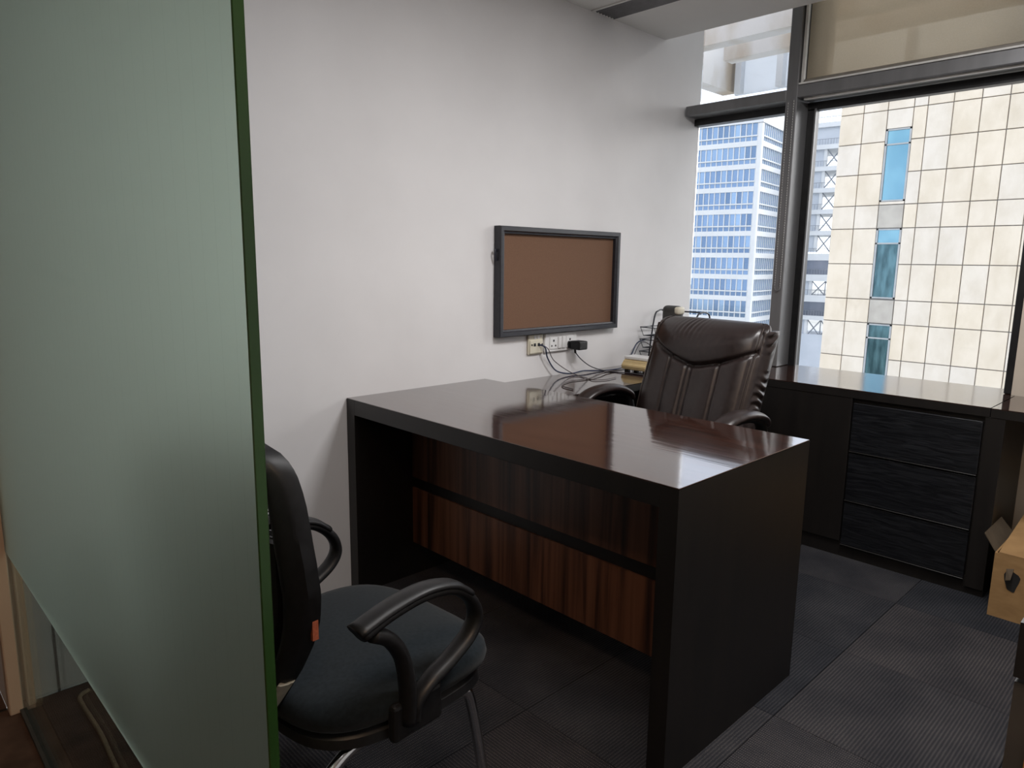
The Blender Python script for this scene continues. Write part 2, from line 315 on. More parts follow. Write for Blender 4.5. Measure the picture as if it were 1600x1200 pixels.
# jamb trim where the glass meets the board wall, and a groove in the wall behind the clear glass
struct('trim_1', bx(.385, .418, -.045, 0, 0, HC, bev=.003), 'jamb')
struct('trim_2', bx(.430, .452, -.022, 0, 0, HC, bev=.003), 'jamb')
struct('trim_3', bx(.509, .516, -.0015, 0, 0, 1.2), 'hole')

# ------------------------------------------------------------------ window wall
CZ_ = .750; MY0, MY1 = -.635, -.578                   # mullion
w1 = bpy.data.objects.new('window_1', None); COL.objects.link(w1); w1['kind'] = 'structure'; WM['window_1'] = Matrix.Identity(4)
w2 = bpy.data.objects.new('window_2', None); COL.objects.link(w2); w2['kind'] = 'structure'; WM['window_2'] = Matrix.Identity(4)
XF = 3.638
obj('mullion', bx(XF, XW+.04, MY0, MY1, CZ_, 2.80, bev=.003), 'alu', w1)
obj('transom', bx(XF, XW+.02, MY1, -.012, 2.062, 2.112, bev=.003), 'alu', w1)
bm = bmesh.new(); box(bm, XW-.05, XW+.01, MY1, -.001, 2.026, 2.062)
obj('head_gasket', bm, 'gasket', w1)
obj('lower_pane', bx(XW, XW+.008, MY1, 0, .74, 2.03), 'pane', w1)
obj('upper_pane', bx(XW, XW+.008, MY1, 0, 2.11, 2.80), 'pane', w1)
obj('transom', bx(XF, XW+.02, -1.650, MY0, 2.068, 2.125, bev=.003), 'alu', w2)
obj('transom_track', bx(XF-.004, XF+.02, -1.650, MY0-.004, 2.126, 2.134), 'white_line', w2)
obj('transom_lip', bx(XF+.03, XF+.055, -1.650, MY0-.02, 2.058, 2.068), 'white_line', w2)
bm = bmesh.new()
box(bm, XW-.035, XW+.012, -1.63, MY0, 2.024, 2.062); box(bm, XW-.035, XW+.012, MY0-.04, MY0-.002, .735, 2.03)
obj('black_gasket', bm, 'gasket', w2)
obj('gasket_beading', bx(XW-.045, XW-.032, MY0-.047, MY0-.040, .75, 2.03), 'alu', w2)
obj('lower_pane', bx(XW, XW+.008, -1.63, MY0-.03, .709, 2.03), 'pane', w2)
obj('upper_pane', bx(XW, XW+.008, -1.650, MY0, 2.11, 2.80), 'pane', w2)
obj('upper_jamb', bx(XW-.03, XW+.04, MY0-.075, MY0, 2.11, 2.80), 'alu', w2)
obj('right_jamb', bx(XF+.01, XW+.03, -1.650, -1.622, CZ_, 2.80, bev=.003), 'gasket', w2, label='dark right jamb')
# roller blind in the upper light
t = thing('roller_blind', 'translucent taupe roller blind drawn over the upper right window pane', 'blind', (3.668, -1.15, 2.14))
obj('fabric', bx(3.667, 3.6685, -1.648, -.662, 2.150, 2.76), 'blind', t)
obj('bottom_rail', bx(3.655, 3.68, -1.648, -.655, 2.134, 2.152, bev=.003), 'blindrail', t)
obj('side_guide', bx(3.655, 3.675, -.652, -.640, 2.134, 2.80), 'white_line', t)
bm = tube(bmesh.new(), [(3.667, -1.648, 2.775), (3.667, -.66, 2.775)], .022, 12); obj('roller', bm, 'blindrail', t)
# bead chain looped in front of the mullion
bm = bmesh.new(); P = []
for k in range(75): P.append((3.628, -.598, 2.05-k*.012))
for k in range(9): a = math.pi*k/8; P.append((3.628, -.598-.014+.014*math.cos(a), 1.16-.02*math.sin(a)))
for k in range(75): P.append((3.628, -.626, 1.17+k*.012))
for p in P: bmesh.ops.create_icosphere(bm, subdivisions=1, radius=.0035, matrix=Matrix.Translation(p))
t = thing('blind_chain', 'beaded loop chain hanging down the face of the window mullion', 'chain', (3.628, -.612, 1.14))
obj('beads', bm, 'alu', t); obj('cord', tube(bmesh.new(), [p for p in P], .0012, 5), 'white_line', t)
# ------------------------------------------------------------------ ceiling vent
t = thing('ceiling_vent', 'dark slotted air vent set in the ceiling near the board wall', 'vent', (2.91, -.72, HC))
vx0, vx1, vy0, vy1 = 2.838, 2.985, -1.42, -.02
obj('backing', bx(vx0, vx1, vy0, vy1, HC-.0015, HC-.0003), 'hole', t)
bm = bmesh.new()
for a in ((vx0-.012, vx0, vy0-.012, vy1+.012), (vx1, vx1+.012, vy0-.012, vy1+.012), (vx0, vx1, vy0-.012, vy0), (vx0, vx1, vy1, vy1+.012)): box(bm, *a, HC-.006, HC-.0003)
obj('frame', bm, 'ceiling', t)
for k in range(7):
    xx = vx0+(k+.5)*(vx1-vx0)/7
    bm = bmesh.new(); box(bm, -.0045, .0045, vy0, vy1, -.001, .001); bmesh.ops.rotate(bm, verts=bm.verts, cent=(0, 0, 0), matrix=Matrix.Rotation(R(35), 3, 'Y')); bmesh.ops.translate(bm, verts=bm.verts, vec=(xx, 0, HC-.006))
    obj('slat', bm, 'alu', t)

# ------------------------------------------------------------------ desk
DX0, DX1, DL, DH = 1.498, 2.19, 1.44, .76
t = thing('executive_desk', 'large dark wood desk with polished top and rosewood front panels', 'desk', (1.85, -.72, 0))
top = obj('desk_top', bx(DX0, DX1, -DL, -.002, DH-.003, DH, bev=.0012), 'top', t, label='glossy reflective top surface')
obj('top_slab', bx(DX0, DX1, -DL+.0522, -.0542, DH-.058, DH-.003, bev=.001), 'desk', t)
obj('side_panel', bx(DX0, DX1, -DL, -DL+.052, 0, DH-.0035), 'desk', t)
obj('side_panel', bx(DX0, DX1, -.054, -.002, 0, DH-.0035), 'desk', t)
obj('front_panel', bx(1.757, 1.775, -DL+.052, -.054, .415, DH-.058), 'rose', t)
obj('front_panel', bx(1.757, 1.775, -DL+.052, -.054, .140, .372), 'rose', t)
obj('groove_rail', bx(1.765, 1.778, -DL+.052, -.054, .372, .415), 'desk', t, label='recessed dark rail between the panels')

# ------------------------------------------------------------------ return counter and credenza
CX, CZ, RZ = 3.25, .749, .73
t = thing('wall_counter', 'dark glossy side counter running along the board wall behind the desk', 'counter', (2.7, -.22, 0))
obj('counter_top', bx(DX1+.004, 3.765, -.405, -.002, RZ-.003, RZ), 'ctop', t)
obj('counter_slab', bx(DX1+.004, 3.765, -.405, -.002, RZ-.034, RZ-.003), 'cab', t)
obj('back_panel', bx(DX1+.004, 3.765, -.03, -.004, 0, RZ-.034), 'cab', t)
t = thing('credenza', 'low black drawer cabinet with polished top beneath the window', 'cabinet', (3.48, -1.1, 0))
bm = bx(CX, 3.798, -1.649, -.410, CZ-.003, CZ); box(bm, CX, 3.644, -1.665, -1.649, CZ-.003, CZ); obj('credenza_top', bm, 'ctop', t)
bm = bx(CX, 3.798, -1.649, -.410, CZ-.036, CZ-.003); box(bm, CX, 3.644, -1.665, -1.649, CZ-.036, CZ-.003); obj('credenza_slab', bm, 'cab', t)
bm = bmesh.new(); box(bm, CX+.02, 3.70, -1.648, -.410, .07, CZ-.037); box(bm, CX+.02, 3.643, -1.716, -1.648, .07, CZ-.037); obj('carcass', bm, 'cab', t)
obj('plinth', bx(CX+.012, 3.64, -1.716, -.410, 0, .07), 'cab', t)
obj('side_stile', bx(CX+.002, CX+.02, -1.716, -1.652, .03, CZ-.037, bev=.001), 'cab', t)
obj('blank_panel', bx(CX+.002, CX+.02, -1.165, -.412, .07, CZ-.037, bev=.001), 'cab', t)
for k, (z0, z1) in enumerate(((.482, .692), (.262, .472), (.06, .252))):
    d = obj('drawer', bx(CX+.002, CX+.018, -1.646, -1.171, z0, z1, bev=.002), 'croc', t)
    obj('pull_lip', bx(CX-.003, CX+.006, -1.646, -1.171, z0-.004, z0, bev=.001), 'cab', d)
t = thing('counter_extension', 'short dark polished worktop joined on past the window jamb', 'counter', (3.46, -2.2, 0))
obj('extension_top', bx(CX, 3.643, -2.6, -1.668, CZ-.004, CZ-.001), 'ctop', t)
obj('extension_slab', bx(CX, 3.643, -2.6, -1.668, CZ-.036, CZ-.004), 'cab', t)
obj('end_panel', bx(CX, 3.643, -2.6, -2.565, 0, CZ-.036), 'cab', t)

# ------------------------------------------------------------------ pinboard
t = thing('pinboard', 'brown fabric pinboard in a deep black frame on the white wall', 'board', (2.635, 0, 1.18))
bx1, bx2, bz1, bz2, d, w_ = 2.238, 3.070, .939, 1.418, .042, .031
obj('pin_surface', bx(bx1+.01, bx2-.01, -.016, -.002, bz1+.01, bz2-.01), 'pin', t)
def frame_bar(a, b, inw):   # mitred bar with a stepped section
    bm = bmesh.new(); A = Vector(a); Bv = Vector(b); dr = (Bv-A).normalized(); inn = Vector(inw)
    prof = [(0, -.001), (0, -d+.004), (.004, -d), (w_-.012, -d), (w_-.006, -d+.008), (w_, -d+.010), (w_, -.015), (w_-.002, -.001)]
    r0, r1 = [], []
    for p, y in prof:
        r0.append(bm.verts.new(A+inn*p+dr*p+Vector((0, y, 0)))); r1.append(bm.verts.new(Bv+inn*p-dr*p+Vector((0, y, 0))))
    n = len(prof)
    for i in range(n): bm.faces.new((r0[i], r0[(i+1) % n], r1[(i+1) % n], r1[i]))
    bm.faces.new(r0); bm.faces.new(r1[::-1]); return bm
for a, b, i in (((bx1, 0, bz1), (bx2, 0, bz1), (0, 0, 1)), ((bx1, 0, bz2), (bx2, 0, bz2), (0, 0, -1)), ((bx1, 0, bz1), (bx1, 0, bz2), (1, 0, 0)), ((bx2, 0, bz1), (bx2, 0, bz2), (-1, 0, 0))):
    obj('frame_bar', frame_bar(a, b, i), 'frame', t)
obj('side_clip', tube(bmesh.new(), [(bx1-.001, -.02, 1.31), (bx1-.010, -.02, 1.318), (bx1-.012, -.02, 1.295), (bx1-.003, -.02, 1.27)], .004, 6, 4), 'wire', t)

# ------------------------------------------------------------------ sockets
def screw(bm, x, y, z, r=.004, l=.0015):
    lathe(bm, [(r, 0), (r, l)], (0, 0, 0), 10)
t = thing('network_socket', 'ivory network outlet plate under the left corner of the board', 'socket', (2.495, 0, .885))
sx0, sx1, sz0, sz1 = 2.447, 2.545, .843, .936
obj('plate', bx(sx0, sx1, -.012, -.001, sz0, sz1, bev=.003), 'ivory', t)
bm = bmesh.new(); box(bm, sx0+.006, sx1-.006, -.017, -.012, sz0+.006, sz1-.026, bev=.002); obj('outlet_module', bm, 'ivory', t)
bm = bmesh.new(); box(bm, sx0+.030, sx0+.044, -.0185, -.016, .882, .896); box(bm, sx0+.056, sx0+.070, -.0185, -.016, .882, .896)
obj('jack_hole', bm, 'hole', t)
for xx in (sx0+.018, sx1-.012):
    bm = bmesh.new(); lathe(bm, [(.004, 0), (.004, .0025)], (0, 0, 0), 10); bmesh.ops.rotate(bm, verts=bm.verts, cent=(0, 0, 0), matrix=Matrix.Rotation(R(90), 3, 'X')); bmesh.ops.translate(bm, verts=bm.verts, vec=(xx, -.017, .889)); obj('screw', bm, 'hole', t)
bm = bmesh.new(); box(bm, sx0+.036, sx0+.052, -.0135, -.0118, .915, .930); box(bm, sx0+.058, sx0+.074, -.0135, -.0118, .915, .930); obj('id_window', bm, 'whiteplastic', t)
t = thing('power_socket', 'white double power outlet with switches under the board', 'socket', (2.67, 0, .885))
px0, px1, pz0, pz1 = 2.556, 2.782, .846, .936
obj('plate', bx(px0, px1, -.014, -.001, pz0, pz1, bev=.003), 'whiteplastic', t)
for x0 in (px0+.030, px0+.146):
    m_ = obj('outlet_module', bx(x0, x0+.052, -.018, -.014, .860, .918, bev=.0015), 'whiteplastic', t)
    bm = bmesh.new()
    for dx, dz, rr in ((.026, .040, .005), (.013, .016, .004), (.039, .016, .004)): box(bm, x0+dx-rr, x0+dx+rr, -.0188, -.0178, .860+dz-rr, .860+dz+rr, bev=.0004)
    obj('pin_hole', bm, 'hole', m_)
for x0 in (px0+.088, px0+.116):
    bm = bmesh.new(); box(bm, x0, x0+.022, -.021, -.014, .860, .918, bev=.003); obj('switch', bm, 'whiteplastic', t)
t = thing('power_adapter', 'black plug-in power adapter in the right outlet', 'adapter', (2.74, -.04, .868))
obj('body', bx(2.715, 2.778, -.090, -.026, .852, .894, bev=.006, seg=2), 'blackplastic', t)
obj('plug_face', bx(2.708, 2.760, -.028, -.0195, .858, .892, bev=.003), 'blackplastic', t)
obj('rating_label', bx(2.725, 2.765, -.075, -.045, .8935, .8945), 'darkgrey', t)
obj('cable_boot', tube(bmesh.new(), [(2.73, -.05, .853), (2.732, -.052, .835)], .005, 8), 'blackplastic', t)
# cables
def cable(name, P, r, m, label):
    return tag(obj(name, tube(bmesh.new(), P, r, 7, 7), m, smooth=True), label, 'cable')
ZC = RZ+.004
cable('network_cable', [(2.512, -.017, .889), (2.53, -.04, .875), (2.56, -.03, .82), (2.62, -.03, .757), (2.70, -.05, .737), (2.80, -.05, .741), (2.90, -.07, ZC), (3.02, -.09, ZC), (3.12, -.07, .745), (3.20, -.04, .79), (3.26, -.03, .845), (3.30, -.05, .862)], .0035, 'bluecable', 'navy network cable drooping from the ivory outlet to the tray')
cable('telephone_cord', [(2.525, -.016, .889), (2.545, -.045, .868), (2.60, -.03, .81), (2.69, -.04, .752), (2.70, -.10, ZC), (2.67, -.19, ZC), (2.66, -.235, ZC), (2.72, -.26, ZC), (2.80, -.25, ZC)], .0022, 'palecable', 'thin grey cord falling from the ivory outlet onto the counter')
cable('adapter_cable', [(2.731, -.052, .838), (2.77, -.06, .80), (2.85, -.06, .757), (2.92, -.10, ZC), (2.95, -.20, ZC), (2.96, -.29, ZC), (2.98, -.35, ZC)], .0026, 'greycable', 'dark cable running from the black adapter towards the chair')
cable('loose_cable', [(2.40, -.33, ZC), (2.43, -.24, ZC), (2.54, -.185, ZC), (2.68, -.19, ZC), (2.80, -.155, ZC+.004), (2.90, -.12, ZC+.004), (2.97, -.13, ZC)], .0028, 'palecable', 'slack taupe cable looping over the glossy side counter')
cable('tray_cable', [(3.18, -.06, ZC), (3.22, -.05, .80), (3.27, -.05, .85), (3.30, -.08, .84), (3.33, -.12, .80)], .0022, 'greycable', 'short dark cable arching down beside the letter tray')
cable('floor_cable', [(.575, -.06, .006), (.548, -.08, .006), (.543, -.14, .006), (.545, -.3, .006), (.537, -.46, .006), (.532, -.62, .006)], .006, 'beigecable', 'pale cable lying on the carpet behind the frosted glass')
# cream box on the counter
t = thing('cream_box', 'cream plastic box with white lid beside the leather chair', 'box', (3.05, -.21, RZ))
def rb(dx): return dx
bm = bmesh.new()
prof = [(-.055, .014), (-.060, .036), (-.042, .042), (-.040, .060), (.05, .068), (.06, .014)]
f0 = [bm.verts.new((3.045+p, -.285, RZ+z)) for p, z in prof]; f1 = [bm.verts.new((3.045+p, -.135, RZ+z)) for p, z in prof]
for i in range(6): bm.faces.new((f0[i], f0[(i+1) % 6], f1[(i+1) % 6], f1[i]))
bm.faces.new(f0); bm.faces.new(f1[::-1]); bmesh.ops.bevel(bm, geom=bm.edges[:], offset=.004, segments=2, affect='EDGES'); obj('body', bm, 'cream', t)
obj('lid', bx(3.010, 3.10, -.285, -.135, RZ+.062, RZ+.078, bev=.004, seg=2), 'whiteplastic', t, label='white lid')
for xx in (3.005, 3.080):
    for yy in (-.265, -.155): obj('foot', bx(xx, xx+.02, yy-.01, yy+.01, RZ, RZ+.016), 'blackplastic', t)
# letter tray in the corner
t = thing('letter_tray', 'black wire letter tray stacked in the window corner', 'tray', (3.40, -.17, RZ))
for sy in (-.035, -.295):
    P = [(3.36, sy, RZ+.003), (3.40, sy, .97), (3.44, sy, 1.012), (3.50, sy, 1.012), (3.54, sy, .97), (3.57, sy, RZ+.003)]
    obj('side_frame', tube(bmesh.new(), P, .0045, 8, 4), 'wire', t, smooth=True)
obj('top_bar', tube(bmesh.new(), [(3.47, -.035, 1.014), (3.47, -.295, 1.014)], .004, 8), 'wire', t)
for z in (.80, .865, .93):
    bm = bmesh.new(); tube(bm, [(3.285, -.03, z), (3.285, -.30, z), (3.57, -.30, z), (3.57, -.03, z)], .0035, 6, closed=True)
    tube(bm, [(3.30, -.04, z-.045), (3.30, -.29, z-.045), (3.56, -.29, z-.045), (3.56, -.04, z-.045)], .0025, 6, closed=True)
    for yy in (-.03, -.12, -.21, -.30): tube(bm, [(3.285, yy, z), (3.30, max(min(yy, -.04), -.29), z-.045)], .002, 5)
    ob = obj('tier', bm, 'wire', t)
    bm = bmesh.new()
    for k in range(14): box(bm, 3.30+k*.0195, 3.302+k*.0195, -.29, -.04, z-.046, z-.044)
    for k in range(12): box(bm, 3.30, 3.56, -.04-k*.0225, -.042-k*.0225, z-.046, z-.044)
    obj('mesh_floor', bm, 'wire', ob)
t = thing('rounded_block', 'dark grey rounded upright block with cream corner before the letter tray', 'block', (3.24, -.255, RZ))
bm = bx(3.212, 3.268, -.311, -.203, RZ, 1.058, bev=.024, seg=4); obj('body', bm, 'darkgrey', t, smooth='auto')
bm = bx(3.208, 3.262, -.317, -.280, 1.014, 1.054, bev=.013, seg=3); obj('cap', bm, 'ivory', t, smooth='auto', label='cream corner piece')

# ------------------------------------------------------------------ leather executive chair (local: +X forward)
t = thing('leather_chair', 'dark brown leather executive chair tucked behind the desk', 'chair', (2.385, -.775, 0), math.pi-R(6))
HB, ZB0, ZB1 = .262, .50, 1.052
def cxp(z): return -.175-.324*(z-.65)
def hw(z):
    rr = .035; zz = abs(z-(ZB0+ZB1)/2)-((ZB1-ZB0)/2-rr)
    k = rr-math.sqrt(max(rr*rr-max(zz, 0)**2, 0)) if zz > 0 else 0
    return HB-k*.9
def sg(x): return math.exp(-x*x)
def seamz(s): return .872+.085*abs(s)**1.5+.012*s*(1 if s > 0 else .3)
def front(u, v):
    s = u*2-1; z = ZB0+(ZB1-ZB0)*v; z += -.003*s*s*v
    w = hw(ZB0+(ZB1-ZB0)*v); y = s*w
    pil = .055*(1-abs(s)**5)*(1-(2*v-1)**8)
    sz = seamz(s)
    if z > sz: pil += .020*min(1, (z-sz)/.07)**.6*(1-abs(s)**4)*min(1, (ZB1-z)/.06+.1)
    pil -= .016*sg((z-sz)/.008)
    if z < sz:
        for q in (-.46, .02, .10, .44): pil -= .008*sg((s-q-(z-.7)*.06)/.022)
        pil += .006*math.sin((s+1)*math.pi*2)**2
    else: pil += .0025*math.sin(s*70+z*9)*sg((s-.25)/.22)*min(1, max(0, (z-.95)/.06))
    pil -= .006*sg((abs(s)-.90)/.018)
    pil -= .018*max(0, v-.93)/.07*max(0, v-.93)/.07
    pil += .028*math.sin(v*math.pi)*s*s*.6
    return Vector((cxp(z)+pil, -y, z))
def back(u, v):
    s = u*2-1; z = ZB0+(ZB1-ZB0)*v; w = hw(z); p = front(u, v)
    return Vector((cxp(z)-.055*(1-abs(s)**6)*(1-(2*v-1)**10)-.02, -s*w*.985, p.z))
bm = grid_solid(bmesh.new(), front, back, 110, 90)
bo = obj('backrest', bm, 'leather', t, smooth=True, local=True)
# gathered (ruched) side gussets
for sd in (-1, 1):
    bm = bmesh.new()
    def gf(u, v):
        z = ZB0+.02+(ZB1-ZB0-.05)*v; x = cxp(z)+.016-.095*u
        wr = .006*math.sin(v*95+2.5*math.sin(u*5+v*7))*(.5+.5*math.sin(v*13+1))*math.sin(u*math.pi)
        return Vector((x, sd*(hw(z)-.004+.012*math.sin(u*math.pi)+wr), z))
    def gb(u, v):
        p = gf(u, v); z = p.z; return Vector((p.x, sd*(hw(z)-.02), z))
    grid_solid(bm, gf, gb, 10, 150); obj('side_gusset', bm, 'leather', bo, smooth=True, local=True)
    P = []
    for k in range(41):
        v = .03+.94*k/40; p = front(.5-.5*sd*.93, v); P.append(p+Vector((.0035, 0, 0)))
    obj('seam_stitching', tube(bmesh.new(), P, .0012, 5), 'stitch', bo, local=True)
P = [front(.03+.94*k/60, (seamz((.03+.94*k/60)*2-1)-ZB0-.0)/(ZB1-ZB0)) for k in range(61)]
# seat
def seatf(u, v):
    s = u*2-1; q = v*2-1
    e = (1-abs(s)**6)*(1-abs(q)**8)
    return Vector((.01+.26*q*(1-.06*s*s), .265*s*(1-.05*q*q), .44+.075*e+.02*max(0, abs(s)-.5)*e))
def seatb(u, v):
    p = seatf(u, v); return Vector((p.x, p.y, .405))
obj('seat', grid_solid(bmesh.new(), seatf, seatb, 30, 30), 'leather', t, smooth=True, local=True)
for sd in (-1, 1):
    P = [(.02, sd*.31, .43), (.075, sd*.325, .50), (.115, sd*.33, .60), (.105, sd*.33, .675), (.05, sd*.33, .718), (-.04, sd*.33, .733), (-.12, sd*.33, .728), (-.18, sd*.325, .70), (-.20, sd*.315, .64), (-.20, sd*.28, .56)]
    ar = obj('armrest', tube(bmesh.new(), P, .022, 12, 6, rb=.016), 'blackplastic', t, smooth=True, local=True)
    P = [(.112, sd*.33, .65), (.098, sd*.33, .695), (.045, sd*.33, .732), (-.04, sd*.33, .747), (-.12, sd*.33, .741), (-.178, sd*.325, .718), (-.200, sd*.322, .690)]
    obj('arm_pad', tube(bmesh.new(), P, .042, 14, 6, rb=.018, rad=lambda q: .6+.4*math.sin(math.pi*min(1, max(0, q)))**.5), 'leather', ar, smooth=True, local=True)
    obj('arm_bracket', tube(bmesh.new(), [(.0, sd*.20, .402), (.02, sd*.30, .41), (.025, sd*.326, .44)], .014, 8), 'blackplastic', ar, local=True)
obj('back_bracket', tube(bmesh.new(), [(-.12, 0, .398), (-.23, 0, .42), (-.235, 0, .56)], .035, 8, 5, rb=.012, upv=(1, 0, 0)), 'blackplastic', t, local=True)
obj('tilt_mechanism', bx(-.14, .14, -.11, .11, .365, .404, bev=.012), 'blackplastic', t, local=True)
obj('gas_column', lathe(bmesh.new(), [(.03, .10), (.03, .24), (.02, .24), (.02, .37)]), 'chrome', t, local=True)
obj('base_hub', lathe(bmesh.new(), [(.045, .07), (.05, .10), (.035, .125)]), 'blackplastic', t, local=True)
for k in range(5):
    a = 2*math.pi*k/5+.3; c, s_ = math.cos(a), math.sin(a)
    lg = obj('base_leg', tube(bmesh.new(), [(c*.03, s_*.03, .10), (c*.16, s_*.16, .09), (c*.29, s_*.29, .068)], .026, 8, 4, rb=.014, rad=lambda q: 1-.35*q), 'blackplastic', t, local=True)
    bm = bmesh.new()
    for sd in (-1, 1):
        b2 = bmesh.new(); lathe(b2, [(.006, -.008), (.025, -.008), (.0275, 0), (.025, .008), (.006, .008)], (0, 0, 0), 14)
        bmesh.ops.rotate(b2, verts=b2.verts, cent=(0, 0, 0), matrix=Matrix.Rotation(R(90), 3, 'X')); bmesh.ops.translate(b2, verts=b2.verts, vec=(0, sd*.014, 0))
        bmesh.ops.rotate(b2, verts=b2.verts, cent=(0, 0, 0), matrix=Matrix.Rotation(a+1.1, 3, 'Z')); bmesh.ops.translate(b2, verts=b2.verts, vec=(c*.29, s_*.29, .0275))
        me_ = bpy.data.meshes.new('tmp'); b2.to_mesh(me_); b2.free(); bm.from_mesh(me_); bpy.data.meshes.remove(me_)
    obj('caster', bm, 'blackplastic', lg, local=True)

# ------------------------------------------------------------------ visitor chair (local: +X forward)
t = thing('visitor_chair', 'black mesh back visitor chair with chrome legs facing the desk', 'chair', (.905, -1.012, 0), R(4))
ZV0, ZV1 = .375, .945
VK = [(.37, .04), (.40, .068), (.468, .108), (.52, .136), (.57, .156), (.62, .171), (.68, .181), (.74, .181), (.795, .176), (.84, .170), (.869, .163), (.90, .152), (.926, .131), (.937, .110), (.944, .08)]
def vh(z):                                   # half width of the shield-shaped back
    for (a, b), (c, d_) in zip(VK, VK[1:]):
        if a <= z <= c: return b+(d_-b)*(z-a)/(c-a)
    return VK[0][1] if z < .37 else VK[-1][1]
def vxc(z): return -.270+.018*math.exp(-((z-.60)/.12)**2)
def vsurf(s, z, off=0):
    y = s*vh(z); return Vector((vxc(z)+.050*(abs(y)/.21)**2+off, y, z))
# frame: band between inner opening and outline
def band(s0, s1, th0, th1):
    def F(u, v):
        z = ZV0+(ZV1-ZV0)*v; s = s0+(s1-s0)*u; return vsurf(s, z, .022)
    def Bk(u, v):
        z = ZV0+(ZV1-ZV0)*v; s = s0+(s1-s0)*u; e = math.sin(u*math.pi)
        return vsurf(s, z, -.004-.018*e)
    return grid_solid(bmesh.new(), F, Bk, 8, 44)
bk = obj('back_frame', band(-1, -.70, 0, 0), 'blackplastic', t, smooth='auto', local=True)
obj('back_frame', band(.70, 1, 0, 0), 'blackplastic', t, smooth='auto', local=True)
def hb(z0, z1):
    def F(u, v): return vsurf(-.71+1.42*u, z0+(z1-z0)*v, .020)
    def Bk(u, v): return vsurf(-.71+1.42*u, z0+(z1-z0)*v, -.006-.014*math.sin(v*math.pi))
    return grid_solid(bmesh.new(), F, Bk, 14, 8)
obj('top_rail', hb(.885, .944), 'blackplastic', t, smooth='auto', local=True)
obj('lumbar_bar', hb(.800, .811), 'blackplastic', t, smooth='auto', local=True)
obj('lower_back', hb(.376, .772), 'blackplastic', t, smooth='auto', local=True)
bm = bmesh.new()
for k in range(19):
    z = .773+k*.0062
    tube(bm, [vsurf(-.71+1.42*i/8, z, .012) for i in range(9)], .0011, 4)
for k in range(24):
    y = -.125+k*.0109
    tube(bm, [Vector((vxc(z)+.05*(y/.21)**2+.0125, y, z)) for z in (.772, .80, .83, .86, .886)], .0009, 4)
obj('mesh_panel', bm, 'meshfab', t, kind='stuff', local=True)
# front padding of the back (visible past the frame edge)
obj('back_cushion', grid_solid(bmesh.new(), lambda u, v: vsurf(-.9+1.8*u, .42+.22*v, .024+.020*math.sin(u*math.pi)*math.sin(v*math.pi)), lambda u, v: vsurf(-.9+1.8*u, .42+.22*v, .021), 16, 12), 'seatfab', t, smooth=True, local=True)
# seat cushion
def sh(u, v, top):
    a = u*2*math.pi; n = 3.4
    ca, sa = math.cos(a), math.sin(a)
    rx = abs(ca)**(2/n)*(1 if ca > 0 else -1); ry = abs(sa)**(2/n)*(1 if sa > 0 else -1)
    return rx, ry
def cushion(x0, x1, hy, zt, zb, crown, nseg=48, nr=10):
    bm = bmesh.new(); rings = []; cx_, hx = (x0+x1)/2, (x1-x0)/2
    prof = [(0.001, zt+crown)]+[(k/nr*.93, zt+crown*(1-(k/nr)**2.4)) for k in range(1, nr+1)]+[(.985, zt-.012), (1, zt-.03), (.985, zb+.01), (.95, zb), (.001, zb)]
    for q, z in prof:
        ring = []
        for j in range(nseg):
            rx, ry = sh(j/nseg, 0, 0); taper = 1-.06*(rx < 0)*abs(rx)
            ring.append(bm.verts.new((cx_+hx*rx*q, hy*ry*q*taper, z-.025*max(0, rx*q)**3)))
        rings.append(ring)
    for A, Bq in zip(rings, rings[1:]):
        for j in range(nseg): bm.faces.new((A[j], A[(j+1) % nseg], Bq[(j+1) % nseg], Bq[j]))
    bm.faces.new(rings[0][::-1]); bm.faces.new(rings[-1]); return bm
obj('seat', cushion(-.24, .255, .245, .448, .392, .022), 'seatfab', t, smooth=True, local=True)
obj('seat_pan', cushion(-.225, .235, .235, .386, .355, .004), 'blackplastic', t, smooth='auto', local=True)
for sd in (-1, 1):
    Y = sd*.25
    P = [(-.170, Y, .612), (-.10, Y, .630), (-.02, Y, .637), (.055, Y, .622), (.105, Y, .582), (.120, Y, .540), (.10, Y, .505), (.05, Y, .475), (-.005, Y, .452), (-.04, Y*.985, .42), (-.045, Y*.98, .385)]
    ar = obj('armrest', tube(bmesh.new(), P, .022, 12, 7, rb=.012), 'blackplastic', t, smooth=True, local=True)
    P = [(-.178, Y, .622), (-.10, Y, .641), (-.02, Y, .648), (.05, Y, .634), (.095, Y, .603)]
    obj('arm_pad', tube(bmesh.new(), P, .025, 12, 6, rb=.009), 'blackplastic', ar, smooth=True, local=True)
    P = [(-.145, Y, .605), (-.105, Y, .578), (-.075, Y, .53), (-.062, Y, .46), (-.06, Y*.985, .385)]
    obj('arm_strut', tube(bmesh.new(), P, .021, 10, 6, rb=.015, upv=(1, 0, 0)), 'blackplastic', ar, smooth=True, local=True)
    obj('arm_bracket', bx(-.095, .03, Y-sd*.012-.012, Y-sd*.012+.012, .352, .43, bev=.008, seg=2), 'blackplastic', ar, local=True)
    P = [(.0, sd*.17, .345), (.09, sd*.185, .345), (.135, sd*.195, .335), (.158, sd*.20, .30), (.19, sd*.212, .10), (.205, sd*.218, .0)]
    obj('front_leg', tube(bmesh.new(), P, .0125, 12, 6), 'chrome', t, smooth=True, local=True)
    P = [(.0, sd*.17, .345), (-.12, sd*.18, .345), (-.19, sd*.19, .33), (-.225, sd*.195, .29), (-.31, sd*.21, .10), (-.345, sd*.215, .0)]
    obj('rear_leg', tube(bmesh.new(), P, .0125, 12, 6), 'chrome', t, smooth=True, local=True)
obj('cross_tube', tube(bmesh.new(), [(-.1, -.18, .335), (-.1, .18, .335)], .011, 10), 'chrome', t, local=True)
